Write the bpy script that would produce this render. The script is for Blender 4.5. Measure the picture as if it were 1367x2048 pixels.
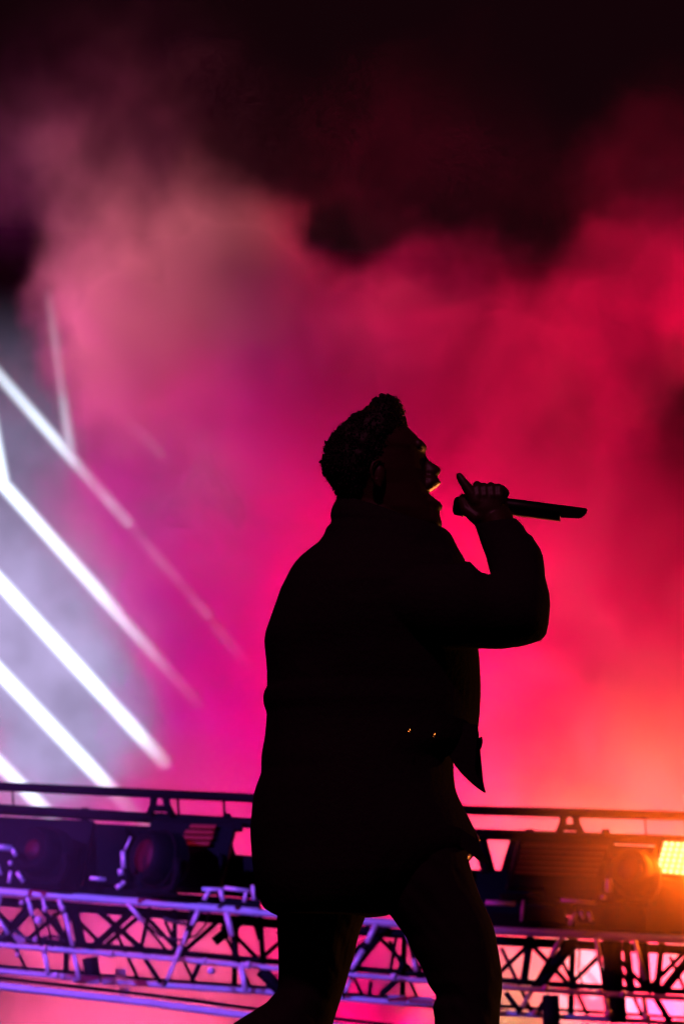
import bpy, bmesh, math, random
from mathutils import Vector, Matrix

random.seed(7)
scene = bpy.context.scene
for o in list(bpy.data.objects):
    bpy.data.objects.remove(o)
COL = scene.collection
R = math.radians

# ------------------------------------------------------------------ camera
W, H = 1367.0, 2048.0
FPX = 9450.0
PITCH, ROLL = R(8.0), R(4.0)
r0 = Vector((1, 0, 0))
fwd = Vector((0, math.cos(PITCH), math.sin(PITCH)))
u0 = Vector((0, -math.sin(PITCH), math.cos(PITCH)))
rgt = r0 * math.cos(ROLL) + u0 * math.sin(ROLL)
up = u0 * math.cos(ROLL) - r0 * math.sin(ROLL)
CAM = Vector((0.0, -10.0, 0.13))


def P(px, py, Y=0.0):
    """the point of the place that stands at depth Y on the line of sight of a photo pixel"""
    d = fwd + rgt * ((px - W / 2) / FPX) + up * ((H / 2 - py) / FPX)
    return CAM + d * ((Y - CAM.y) / d.y)


CAM.z -= P(760, 2495, 0).z          # the stage floor is z = 0

cam_data = bpy.data.cameras.new('camera')
cam = bpy.data.objects.new('camera', cam_data)
COL.objects.link(cam)
m = Matrix.Identity(4)
for i in range(3):
    m[i][0], m[i][1], m[i][2], m[i][3] = rgt[i], up[i], -fwd[i], CAM[i]
cam.matrix_world = m
cam_data.sensor_fit = 'VERTICAL'
cam_data.sensor_width, cam_data.sensor_height = 24, 36
cam_data.lens = 36 * FPX / H
cam_data.clip_start, cam_data.clip_end = 0.1, 500
cam_data.dof.use_dof = True
cam_data.dof.focus_distance = (P(760, 1000, 0) - CAM).dot(fwd)
cam_data.dof.aperture_fstop = 8.5
scene.camera = cam

# ------------------------------------------------------------------ night sky
world = bpy.data.worlds.new('World')
scene.world = world
world.use_nodes = True
bg = world.node_tree.nodes['Background']
bg.inputs['Color'].default_value = (1.0, 0.16, 0.36, 1)
bg.inputs['Strength'].default_value = 0.006

scene.view_settings.view_transform = 'Standard'
scene.view_settings.look = 'None'
scene.view_settings.exposure = 0.0
scene.view_settings.gamma = 1.0
scene.cycles.max_bounces = 5
scene.cycles.diffuse_bounces = 2
scene.cycles.glossy_bounces = 2
scene.cycles.volume_bounces = 0
scene.cycles.volume_step_rate = 6.0
scene.cycles.volume_max_steps = 256
scene.cycles.sample_clamp_indirect = 4.0
scene.cycles.use_denoising = True
scene.cycles.use_adaptive_sampling = True
scene.cycles.adaptive_threshold = 0.02
scene.cycles.adaptive_min_samples = 16

# ------------------------------------------------------------------ stage lamps, and fills added for their light


def spot(name, loc, target, color, watts, angle=60, blend=0.6, radius=0.25):
    l = bpy.data.lights.new(name, 'SPOT')
    l.color = color
    l.energy = watts
    l.spot_size = R(angle)
    l.spot_blend = blend
    l.shadow_soft_size = radius
    o = bpy.data.objects.new(name, l)
    COL.objects.link(o)
    o.location = loc
    o.rotation_euler = (Vector(target) - Vector(loc)).to_track_quat('-Z', 'Y').to_euler()
    return o


# (name, place, aim px, colour, watts, cone, radius): floor washes, and unseen fills added to colour the smoke
LAMPS = [
    ('floor_wash_lamp', (-2.6, 12.6, 0.05), (-150, 700), (1.0000, 0.0200, 0.4200), 11000.0, 90, 0.4),
    ('floor_wash_lamp', (0.4, 12.6, 0.05), (720, 800), (1.0000, 0.0000, 0.1400), 10000.0, 90, 0.4),
    ('floor_wash_lamp', (1.9, 12.6, 0.05), (1200, 800), (1.0000, 0.0150, 0.0750), 28000.0, 90, 0.4),
    ('side_smoke_fill', (-4.8, 9.5, 6.0), (380, 680), (1.0000, 0.3500, 0.3200), 900.0, 20, 0.3),
    ('side_smoke_fill', (5.0, 12.0, 2.5), (900, 850), (1.0000, 0.0000, 0.0400), 17000.0, 40, 0.4),
    ('side_smoke_fill', (-5.0, 12.0, 1.6), (440, 1050), (0.5500, 0.0000, 1.0000), 1800.0, 22, 0.3),
    ('low_smoke_fill', (-1.2, 8.9, 0.5), (430, 1000), (0.8000, 0.0000, 0.6000), 1000.0, 45, 0.2),
    ('low_smoke_fill', (0.2, 8.9, 0.5), (800, 850), (1.0000, 0.0000, 0.1062), 1368.0, 45, 0.2),
    ('low_smoke_fill', (1.4, 8.9, 0.5), (1200, 900), (1.0000, 0.0000, 0.0615), 1419.5, 45, 0.2),
    ('low_smoke_fill', (0.25, 8.9, 0.9), (850, 790), (1.0000, 0.0000, 0.0700), 4800.0, 26, 0.2),
    ('overhead_smoke_fill', (-1.5, 9.5, 7.6), (390, 660), (1.0000, 0.1700, 0.2000), 1000.0, 24, 0.2),
    ('overhead_smoke_fill', (1.8, 9.5, 7.6), (1220, 720), (1.0000, 0.0050, 0.0650), 2200.0, 24, 0.2),
    ('front_left_smoke_fill', (-4.0, 6.0, 4.2), (440, 700), (1.0000, 0.2400, 0.2600), 3600.0, 17, 0.2),
    ('overhead_smoke_fill', (0.3, 9.5, 7.6), (770, 740), (1.0000, 0.0100, 0.0800), 3000.0, 22, 0.2),
    ('ground_smoke_fill', (-0.9, 9.0, 0.25), (350, 1750), (1.0000, 0.1000, 0.2800), 2100.0, 44, 0.15),
    ('ground_smoke_fill', (1.0, 9.0, 0.25), (1080, 1560), (1.0000, 0.4200, 0.2000), 1400.0, 36, 0.15),
    ('ground_smoke_fill', (1.9, 9.0, 0.25), (1330, 1500), (1.0000, 0.2600, 0.1300), 3000.0, 40, 0.15),
]
for nm, loc, aim, colr, watts, cone, rad in LAMPS:
    spot(nm, loc, P(*aim, 13.0), colr, watts, cone, 0.8, rad)
spot('violet_truss_spot_lamp', (-4.6, 1.5, 2.9), P(250, 1870, 8.0), (0.21, 0.09, 1.0), 6000, 19, 1.0, 0.1)
spot('magenta_puff_fill', (-4.5, 6.2, 1.9), P(60, 1730, 7.6), (1.0, 0.0, 0.5), 420, 40, 0.8, 0.15)  # unseen, added to tint the left puff magenta
spot('front_fill', (-1.5, -6.0, 8.0), P(730, 1640, 0), (1.0, 0.16, 0.42), 330, 14, 0.9, 0.3)  # unseen fill added to lift the black of the figure
spot('orange_foot_lamp', (4.4, 2.6, 0.15), P(900, 1200, 0), (1.0, 0.28, 0.06), 110, 30, 0.6, 0.08)
spot('orange_rim_fill', (2.6, 6.0, 0.1), P(1000, 1010, 0), (1.0, 0.26, 0.06), 650, 6, 0.5, 0.06)  # unseen, added for thin bright edges on lips and microphone

# ------------------------------------------------------------------ helpers


def mat(name, color, rough=0.6, metal=0.0, noise=0.0, nscale=30.0, bump=0.0, emit=None, estr=0.0, spec=0.5):
    mt = bpy.data.materials.new(name)
    mt.use_nodes = True
    nt = mt.node_tree
    b = nt.nodes['Principled BSDF']
    b.inputs['Base Color'].default_value = (*color, 1)
    b.inputs['Roughness'].default_value = rough
    b.inputs['Metallic'].default_value = metal
    b.inputs['Specular IOR Level'].default_value = spec
    if noise or bump:
        tc = nt.nodes.new('ShaderNodeTexCoord')
        n = nt.nodes.new('ShaderNodeTexNoise')
        n.inputs['Scale'].default_value = nscale
        n.inputs['Detail'].default_value = 5
        nt.links.new(tc.outputs['Object'], n.inputs['Vector'])
        if noise:
            mr = nt.nodes.new('ShaderNodeMapRange')
            mr.inputs['To Min'].default_value = 1 - noise
            mr.inputs['To Max'].default_value = 1 + noise
            nt.links.new(n.outputs['Fac'], mr.inputs['Value'])
            mx = nt.nodes.new('ShaderNodeVectorMath')
            mx.operation = 'SCALE'
            mx.inputs[0].default_value = color
            nt.links.new(mr.outputs['Result'], mx.inputs['Scale'])
            nt.links.new(mx.outputs['Vector'], b.inputs['Base Color'])
        if bump:
            bp = nt.nodes.new('ShaderNodeBump')
            bp.inputs['Strength'].default_value = bump
            bp.inputs['Distance'].default_value = 0.01
            nt.links.new(n.outputs['Fac'], bp.inputs['Height'])
            nt.links.new(bp.outputs['Normal'], b.inputs['Normal'])
    if emit:
        b.inputs['Emission Color'].default_value = (*emit, 1)
        b.inputs['Emission Strength'].default_value = estr
    return mt


M = dict(
    skin=mat('brown skin', (0.065, 0.03, 0.019), 0.45, 0, 0.15, 60, 0.1),
    hair=mat('black hair', (0.012, 0.009, 0.008), 0.6),
    coat=mat('black wool cloth', (0.022, 0.018, 0.02), 0.9, 0, 0.3, 90, 0.3, spec=0.2),
    trouser=mat('dark denim', (0.024, 0.019, 0.02), 0.85, 0, 0.4, 14, 0.4, spec=0.3),
    shoe=mat('black leather', (0.02, 0.02, 0.02), 0.4, 0, 0.2, 40, 0.1),
    brass=mat('polished metal', (0.75, 0.6, 0.45), 0.18, 1.0),
    glint=mat('satin brass trim', (0.8, 0.62, 0.42), 0.5, 0.5),
    alu=mat('worn aluminium', (0.55, 0.55, 0.57), 0.45, 0.25, 0.2, 25, 0.1),
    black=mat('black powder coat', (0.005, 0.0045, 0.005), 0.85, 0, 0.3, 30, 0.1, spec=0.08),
    plastic=mat('black plastic', (0.005, 0.0045, 0.005), 0.75, 0, 0.2, 20, 0.05, spec=0.1),
    rubber=mat('black rubber cable', (0.02, 0.02, 0.02), 0.6),
    lens=mat('lens with red reflection', (0.05, 0.004, 0.008), 0.6, 0.0, spec=0.2),  # red tint paints in the red light reflected by the lens
    micbody=mat('satin gunmetal', (0.10, 0.10, 0.10), 0.28, 1.0),
    deck=mat('black stage deck', (0.03, 0.03, 0.03), 0.5, 0, 0.4, 3, 0.1),
    asphalt=mat('dark asphalt', (0.045, 0.045, 0.045), 0.9, 0, 0.4, 2, 0.3),
    led_off=mat('dim red led strip', (0.12, 0.01, 0.015), 0.3, 0, emit=(1.0, 0.02, 0.04), estr=0.10),  # emission stands in for a faint red reflection on the strips
    led_faint=mat('faint red led strip', (0.03, 0.004, 0.006), 0.3, 0, emit=(1.0, 0.02, 0.03), estr=0.014),  # the same painted reflection, fainter
    bulb=mat('lit warm bulb', (0.9, 0.7, 0.4), 0.3, 0, emit=(1.0, 0.82, 0.42), estr=2.6),
    bulbface=mat('lit warm reflector', (0.9, 0.6, 0.2), 0.4, 0, emit=(1.0, 0.36, 0.03), estr=0.35),
)


def obj(name, me, material=None, parent=None, loc=None):
    o = bpy.data.objects.new(name, me)
    COL.objects.link(o)
    if material:
        me.materials.clear()
        me.materials.append(material)
    if loc is not None:
        o.location = loc
    if parent:
        o.parent = parent
        o.matrix_parent_inverse = parent_world(parent).inverted()
    return o


def parent_world(p):
    mw = Matrix.LocRotScale(p.location, p.rotation_euler.to_quaternion(), p.scale)
    if p.parent:
        return parent_world(p.parent) @ p.matrix_parent_inverse @ mw if False else mw
    return mw


def empty(name, loc):
    o = bpy.data.objects.new(name, None)
    o.empty_display_size = 0.1
    COL.objects.link(o)
    o.location = loc
    return o


def tag(o, label=None, cat=None, group=None, kind=None):
    if label:
        o['label'] = label
    if cat:
        o['category'] = cat
    if group:
        o['group'] = group
    if kind:
        o['kind'] = kind
    return o


def bm_mesh(name, bm, smooth=False):
    bmesh.ops.recalc_face_normals(bm, faces=bm.faces)
    me = bpy.data.meshes.new(name)
    bm.to_mesh(me)
    bm.free()
    if smooth:
        me.polygons.foreach_set('use_smooth', [True] * len(me.polygons))
    return me


def ring(bm, pts):
    return [bm.verts.new(p) for p in pts]


def bridge(bm, a, b):
    n = len(a)
    for i in range(n):
        bm.faces.new((a[i], a[(i + 1) % n], b[(i + 1) % n], b[i]))


def tube(bm, pts, rad, n=10):
    """a tube along points; rad a number or one per point"""
    pts = [Vector(p) for p in pts]
    if not isinstance(rad, (list, tuple)):
        rad = [rad] * len(pts)
    prev = None
    ref = None
    for i, p in enumerate(pts):
        t = (pts[min(i + 1, len(pts) - 1)] - pts[max(i - 1, 0)]).normalized()
        if ref is None:
            ref = t.cross(Vector((0.3, 1, 0.2))).normalized()
        u = (ref - t * ref.dot(t)).normalized()
        ref = u
        v = t.cross(u)
        rg = ring(bm, [p + (u * math.cos(2 * math.pi * k / n) + v * math.sin(2 * math.pi * k / n)) * rad[i] for k in range(n)])
        if prev:
            bridge(bm, prev, rg)
        else:
            bm.faces.new(rg[::-1])
        prev = rg
    bm.faces.new(prev)


def lathe(bm, a, axis, prof, n=20):
    """prof: (distance along axis, radius)"""
    axis = axis.normalized()
    u = axis.cross(Vector((0.2, 0.3, 1))).normalized()
    v = axis.cross(u)
    prev = None
    for s, r_ in prof:
        c = a + axis * s
        rg = ring(bm, [c + (u * math.cos(2 * math.pi * k / n) + v * math.sin(2 * math.pi * k / n)) * max(r_, 1e-4) for k in range(n)])
        if prev:
            bridge(bm, prev, rg)
        else:
            bm.faces.new(rg[::-1])
        prev = rg
    bm.faces.new(prev)


def slab(bm, front, back):
    """solid between two polygons with the same number of corners"""
    f = ring(bm, front)
    b = ring(bm, back)
    bm.faces.new(f)
    bm.faces.new(b[::-1])
    n = len(f)
    for i in range(n):
        bm.faces.new((f[i], b[i], b[(i + 1) % n], f[(i + 1) % n]))


def ball(bm, c, r_, sx=1, sy=1, sz=1, u=12, v=8):
    mtx = Matrix.Translation(c) @ Matrix.Diagonal((sx * r_, sy * r_, sz * r_, 1))
    bmesh.ops.create_uvsphere(bm, u_segments=u, v_segments=v, radius=1, matrix=mtx)


def box(bm, c, s, rot=None):
    mtx = Matrix.Translation(c)
    if rot is not None:
        mtx = mtx @ rot.to_4x4()
    bmesh.ops.create_cube(bm, size=1, matrix=mtx @ Matrix.Diagonal((*s, 1)))


def bevel_mesh(bm, w):
    bmesh.ops.bevel(bm, geom=list(bm.edges), offset=w, segments=2, affect='EDGES', profile=0.5)


def loft(bm, rows, n=32, Y=0.0, ex=2.0):
    """rows: (left px, left py, right px, right py, half depth[, Y]) -> rounded solid"""
    prev = None
    for rw in rows:
        y0 = rw[5] if len(rw) > 5 else Y
        a, b = P(rw[0], rw[1], y0), P(rw[2], rw[3], y0)
        c, h = (a + b) / 2, (b - a) / 2
        pts = []
        for k in range(n):
            t = 2 * math.pi * k / n
            cs, sn = math.cos(t), math.sin(t)
            e = 2.0 / ex
            cs = math.copysign(abs(cs) ** e, cs)
            sn = math.copysign(abs(sn) ** e, sn)
            pts.append(c + h * cs + Vector((0, rw[4] * sn, 0)))
        rg = ring(bm, pts)
        if prev:
            bridge(bm, prev, rg)
        else:
            bm.faces.new(rg[::-1])
        prev = rg
    bm.faces.new(prev)


def rows_h(lst, Y=None):
    """(y, xl, xr, half depth[, Y]) -> loft rows"""
    out = []
    for r_ in lst:
        q = [r_[1], r_[0], r_[2], r_[0], r_[3]]
        if len(r_) > 4:
            q.append(r_[4])
        elif Y is not None:
            q.append(Y)
        out.append(tuple(q))
    return out


def fuse(bm, name, voxel, smooth_it=2, fac=0.5):
    """voxel-fuse overlapping solids into one continuous surface"""
    me = bm_mesh(name, bm)
    o = bpy.data.objects.new('fuse_tmp', me)
    COL.objects.link(o)
    md = o.modifiers.new('r', 'REMESH')
    md.mode = 'VOXEL'
    md.voxel_size = voxel
    if smooth_it:
        sm = o.modifiers.new('s', 'SMOOTH')
        sm.factor = fac
        sm.iterations = smooth_it
    dg = bpy.context.evaluated_depsgraph_get()
    new = bpy.data.meshes.new_from_object(o.evaluated_get(dg))
    new.name = name
    bpy.data.objects.remove(o)
    bpy.data.meshes.remove(me)
    new.polygons.foreach_set('use_smooth', [True] * len(new.polygons))
    return new


# ------------------------------------------------------------------ node arithmetic (shader and geometry trees)
class F:
    nt = None

    def __init__(s, sock):
        s.s = sock

    @staticmethod
    def put(inp, v):
        if isinstance(v, F):
            F.nt.links.new(v.s, inp)
        else:
            inp.default_value = v

    @staticmethod
    def math(op, *a, clamp=False):
        n = F.nt.nodes.new('ShaderNodeMath')
        n.operation = op
        n.use_clamp = clamp
        for i, v in enumerate(a):
            F.put(n.inputs[i], v)
        return F(n.outputs[0])

    @staticmethod
    def vec(op, *a):
        n = F.nt.nodes.new('ShaderNodeVectorMath')
        n.operation = op
        for i, v in enumerate(a):
            F.put(n.inputs[i if op != 'SCALE' or i == 0 else 3], v)
        return F(n.outputs['Value'] if op in ('DOT_PRODUCT', 'LENGTH', 'DISTANCE') else n.outputs['Vector'])

    @staticmethod
    def smooth(v, lo, hi, a=0.0, b=1.0):
        n = F.nt.nodes.new('ShaderNodeMapRange')
        n.interpolation_type = 'SMOOTHSTEP'
        n.clamp = True
        F.put(n.inputs[0], v)
        n.inputs[1].default_value, n.inputs[2].default_value = lo, hi
        n.inputs[3].default_value, n.inputs[4].default_value = a, b
        return F(n.outputs[0])

    @staticmethod
    def noise(v, scale, detail=3.0, rough=0.5, color=False):
        n = F.nt.nodes.new('ShaderNodeTexNoise')
        F.put(n.inputs['Vector'], v)
        n.inputs['Scale'].default_value = scale
        n.inputs['Detail'].default_value = detail
        n.inputs['Roughness'].default_value = rough
        return F(n.outputs['Color' if color else 'Fac'] if 'Fac' in n.outputs else n.outputs[1 if color else 0])

    def __add__(s, o):
        return F.math('ADD', s, o)

    def __sub__(s, o):
        return F.math('SUBTRACT', s, o)

    def __mul__(s, o):
        return F.math('MULTIPLY', s, o)

    __radd__ = __add__
    __rmul__ = __mul__


# ------------------------------------------------------------------ setting
bm = bmesh.new()
box(bm, Vector((0, 8.5, -0.05)), (26, 23, 0.1))
tag(obj('stage_floor', bm_mesh('stage_floor', bm), M['deck']), kind='structure')
bm = bmesh.new()
box(bm, Vector((0, 60, -1.45)), (400, 400, 0.1))
tag(obj('ground', bm_mesh('ground', bm), M['asphalt']), kind='structure')

# ------------------------------------------------------------------ led video wall
YS = 18.0
smat = bpy.data.materials.new('led video wall')
smat.use_nodes = True
nt = smat.node_tree
F.nt = nt
nt.nodes.clear()
out = nt.nodes.new('ShaderNodeOutputMaterial')
geo = nt.nodes.new('ShaderNodeNewGeometry')
pos = F(geo.outputs['Position'])


def seg(p1, p2, w_px, soft_px, s1=1.0, s2=1.0):
    k = 28.0 / FPX
    a, b = P(*p1, YS - 0.05), P(*p2, YS - 0.05)
    ba = b - a
    pa = F.vec('SUBTRACT', pos, tuple(a))
    h = F.math('MULTIPLY', F.vec('DOT_PRODUCT', pa, tuple(ba)), 1.0 / ba.length_squared, clamp=True)
    d = F.vec('LENGTH', F.vec('SUBTRACT', pa, F.vec('SCALE', tuple(ba), h)))
    v = F.smooth(d, (w_px - soft_px) * k, (w_px + soft_px) * k, 1.0, 0.0)
    return v * (h * (s2 - s1) + s1)  # brightness ramp paints the fading through smoke into the stripe


stripes = None
for a in [((-70, 672), (256, 1045), 10, 8, 0.3, 1.0), ((256, 1045), (415, 1230), 9, 9, 0.08, 0.7),
          ((98, 590), (142, 900), 9, 8, 0.03, 0.42), ((-40, 700), (8, 960), 9, 8, 0.3, 0.8),
          ((-70, 883), (235, 1225), 11, 9), ((215, 1205), (400, 1410), 10, 8, 1.0, 0.6),
          ((-70, 1087), (330, 1525), 12, 9), ((-70, 1270), (290, 1650), 12, 9), ((-70, 1457), (110, 1640), 11, 9),
          ((200, 780), (320, 905), 10, 9, 0.02, 0.25), ((430, 1255), (500, 1335), 10, 9, 0.5, 0.2),
          ((960, 1855), (1150, 2034), 14, 6, 0.6, 0.8), ((1080, 1850), (1185, 1985), 13, 6, 0.5, 0.6),
          ((1135, 1875), (1290, 2040), 15, 6, 0.8, 0.8), ((1285, 1870), (1440, 2030), 14, 6, 0.8, 0.8),
          ((1080, 2010), (1160, 2090), 15, 6, 0.8, 0.8)]:
    v = seg(*a)
    stripes = v if stripes is None else F.math('MAXIMUM', stripes, v)
sep = nt.nodes.new('ShaderNodeSeparateXYZ')
nt.links.new(pos.s, sep.inputs[0])
X, Z = F(sep.outputs[0]), F(sep.outputs[2])
# diode rows
rows_ = F.math('SINE', Z * (2 * math.pi / 0.026)) * F.math('SINE', X * (2 * math.pi / 0.026))
grid = rows_ * 0.16 + 1.0
haze_glow = F.smooth(X, P(60, 1300, YS).x, P(600, 1300, YS).x, 0.30, 0.0) * F.smooth(X, P(-420, 1300, YS).x, P(-160, 1300, YS).x) * F.smooth(Z, P(0, 1250, YS).z, P(0, 560, YS).z, 1.0, 0.0)
haze_glow = haze_glow * F.smooth(F.noise(pos, 1.3, 3.0), 0.3, 0.7, 0.65, 1.25)  # dim screen background that also stands in for smoke-lit haze
e1 = nt.nodes.new('ShaderNodeEmission')
e1.inputs['Color'].default_value = (0.74, 0.88, 1.0, 1)
F.put(e1.inputs['Strength'], stripes * grid * 2.0)
e2 = nt.nodes.new('ShaderNodeEmission')
e2.inputs['Color'].default_value = (0.68, 0.57, 1.0, 1)
F.put(e2.inputs['Strength'], haze_glow * grid * 2.3)
low = F.smooth(X, P(900, 1900, YS).x, P(1040, 1900, YS).x) * F.smooth(Z, P(1200, 1850, YS).z, P(1200, 1760, YS).z, 1.0, 0.0) * F.smooth(X, P(1450, 1900, YS).x, P(1600, 1900, YS).x, 1.0, 0.0)
e3 = nt.nodes.new('ShaderNodeEmission')
e3.inputs['Color'].default_value = (1.0, 0.16, 0.22, 1)
F.put(e3.inputs['Strength'], low * grid * 0.35)
ad3 = nt.nodes.new('ShaderNodeAddShader')
df = nt.nodes.new('ShaderNodeBsdfDiffuse')
df.inputs['Color'].default_value = (0.015, 0.015, 0.015, 1)
ad = nt.nodes.new('ShaderNodeAddShader')
ad2 = nt.nodes.new('ShaderNodeAddShader')
nt.links.new(e1.outputs[0], ad.inputs[0])
nt.links.new(e2.outputs[0], ad.inputs[1])
nt.links.new(ad.outputs[0], ad3.inputs[0])
nt.links.new(e3.outputs[0], ad3.inputs[1])
nt.links.new(ad3.outputs[0], ad2.inputs[0])
nt.links.new(df.outputs[0], ad2.inputs[1])
nt.links.new(ad2.outputs[0], out.inputs['Surface'])

ztop = P(0, 600, YS).z + 0.35
wall = empty('video_wall', (0, YS, 0))
bm = bmesh.new()
box(bm, Vector((0, YS, (ztop + 0.4) / 2)), (11, 0.1, ztop - 0.4))
obj('screen', bm_mesh('screen', bm), smat, wall)
bm = bmesh.new()
for x in (-5.54, 5.54):
    box(bm, Vector((x, YS + 0.02, (ztop + 0.4) / 2)), (0.08, 0.16, ztop - 0.32))
for z in (0.36, ztop + 0.04):
    box(bm, Vector((0, YS + 0.02, z)), (11.0, 0.158, 0.078))
for x in (-4, -1.4, 1.4, 4):
    box(bm, Vector((x, YS + 0.15, 0.16)), (0.12, 0.12, 0.32))
obj('frame', bm_mesh('frame', bm), M['black'], wall)
tag(wall, 'LED video wall with glowing white diagonal stripes behind the smoke', 'video screen')

# ------------------------------------------------------------------ smoke
YC = 13.0
KS = (YC + 10) / FPX
me = bpy.data.meshes.new('smoke')
smoke = obj('smoke', me)
tag(smoke, 'billowing stage smoke lit red and pink behind the performer', 'smoke', kind='stuff')
gt = bpy.data.node_groups.new('smoke_field', 'GeometryNodeTree')
gt.interface.new_socket('Geometry', in_out='OUTPUT', socket_type='NodeSocketGeometry')
F.nt = gt
gout = gt.nodes.new('NodeGroupOutput')
vc = gt.nodes.new('GeometryNodeVolumeCube')
LO, HI = Vector((-4.4, 6.3, 0.05)), Vector((4.4, 15.7, 7.2))
vc.inputs['Min'].default_value = LO
vc.inputs['Max'].default_value = HI
vc.inputs['Resolution X'].default_value = 236
vc.inputs['Resolution Y'].default_value = 84
vc.inputs['Resolution Z'].default_value = 200
pn = gt.nodes.new('GeometryNodeInputPosition')
p = F(pn.outputs[0])
ps = F.vec('MULTIPLY', p, (1, 0.45, 1))
wn = F.vec('SUBTRACT', F.noise(ps, 0.55, 3.0, 0.55, color=True), (0.5, 0.5, 0.5))
pw = F.vec('ADD', p, F.vec('SCALE', wn, 1.1))
wn2 = F.vec('SUBTRACT', F.noise(ps, 1.7, 4.0, 0.6, color=True), (0.5, 0.5, 0.5))
pw = F.vec('ADD', pw, F.vec('SCALE', wn2, 0.85))


def blob(px, py, rpx, w, Y=YC, depth=2.6, soft=0.4, src=None):
    c = P(px, py, Y)
    q = F.vec('SUBTRACT', src or pw, tuple(c))
    q = F.vec('MULTIPLY', q, (1, rpx * KS / depth, 1))
    return F.smooth(F.vec('LENGTH', q), rpx * KS * soft, rpx * KS * 1.15, w, 0.0)


s2 = gt.nodes.new('ShaderNodeSeparateXYZ')
gt.links.new(pw.s, s2.inputs[0])
wx, wy, wz = (F(s2.outputs[i]) for i in range(3))
s3 = gt.nodes.new('ShaderNodeSeparateXYZ')
gt.links.new(p.s, s3.inputs[0])
x_, y_, z_ = (F(s3.outputs[i]) for i in range(3))
# the low bank of smoke, over the whole width
bank = F.smooth(wz, P(700, 960, YC).z, P(700, 720, YC).z, 1.0, 0.0)
dens = bank
for a in [(400, 745, 230, 0.9, YC, 2.6, 0.2), (260, 690, 220, 0.5, YC, 2.6, 0.1), (490, 620, 170, 0.8, YC, 2.6, 0.15), (560, 790, 190, 0.8, YC, 2.6, 0.25), (230, 340, 360, 0.04), (70, 400, 260, 0.07), (370, 520, 170, 0.15),
          (838, 715, 105, 1.2, YC, 2.6, 0.6), (770, 780, 160, 1.0), (910, 770, 160, 1.0), (1250, 610, 160, 0.9), (1150, 760, 170, 0.9), (1380, 575, 170, 0.9),
          (1300, 420, 260, 0.035), (900, 500, 330, 0.007), (620, 490, 260, 0.012)]:
    dens = dens + blob(*a)
for a in [(0, 1280, 540, 1.05, YC, 7, 0.2), (170, 1500, 220, 0.7, YC, 7, 0.3), (40, 880, 230, 0.55, YC, 7, 0.25), (1190, 1990, 190, 0.8, YC, 7, 0.4), (50, 540, 150, 0.3, YC, 5, 0.2), (150, 830, 100, 0.4), (630, 590, 95, 0.6), (985, 590, 90, 0.7),
          (450, 970, 230, 0.65, YC, 5, 0.2), (1360, 930, 120, 0.7)]:
    dens = dens - blob(*a)
dens = F.math('MAXIMUM', dens, 0.0)
dens = F.math('MINIMUM', dens, 1.2)
fine = F.noise(F.vec('MULTIPLY', pw, (1, 0.5, 1)), 1.6, 6.0, 0.62)
wisp = F.noise(F.vec('MULTIPLY', pw, (1, 0.4, 1)), 4.2, 5.0, 0.65)
dens = dens * F.smooth(fine, 0.36, 0.64, 0.2, 1.8) * F.smooth(wisp, 0.32, 0.68, 0.35, 1.65)
# depth profile: the bank stands behind the truss
dens = dens * F.smooth(y_, 10.3, 11.4) * F.smooth(y_, 14.0, 15.6, 1.0, 0.0)
dens = dens * F.math('ABSOLUTE', F.smooth(F.math('ABSOLUTE', x_), 3.6, 4.5, 1.0, 0.0))
# thin puffs added round the fixtures for lamp flare and veil
dens = dens + blob(40, 1740, 330, 0.045, 7.5, 0.8) + blob(1390, 1590, 260, 0.15, 7.3, 0.7) + blob(1230, 1610, 180, 0.05, 7.3, 0.6)
dens = dens * F.smooth(z_, 0.05, 0.5)
F.put(vc.inputs['Density'], dens)
sm_ = gt.nodes.new('GeometryNodeSetMaterial')
vm = bpy.data.materials.new('smoke')
vm.use_nodes = True
vn = vm.node_tree
vn.nodes.clear()
vo = vn.nodes.new('ShaderNodeOutputMaterial')
pv = vn.nodes.new('ShaderNodeVolumePrincipled')
pv.inputs['Color'].default_value = (0.92, 0.92, 0.92, 1)
pv.inputs['Density'].default_value = 1.25
pv.inputs['Anisotropy'].default_value = 0.1
vn.links.new(pv.outputs[0], vo.inputs['Volume'])
sm_.inputs['Material'].default_value = vm
gt.links.new(vc.outputs[0], sm_.inputs[0])
gt.links.new(sm_.outputs[0], gout.inputs[0])
me.materials.append(vm)
smoke.modifiers.new('smoke', 'NODES').node_group = gt

# ------------------------------------------------------------------ lighting truss
YT, YR = 8.0, 8.45
KT = 18.0 / FPX
truss = empty('lighting_truss', P(680, 1860, YT))
tag(truss, 'violet lit aluminium lighting truss crossing behind the performer', 'truss')


def pipe(name, pts, w_px, material, parent, Y=YT, n=10):
    bm = bmesh.new()
    tube(bm, [P(q[0], q[1], q[2] if len(q) > 2 else Y) for q in pts], w_px * (Y + 10) / FPX / 2, n)
    return obj(name, bm_mesh(name, bm, True), material, parent)


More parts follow.
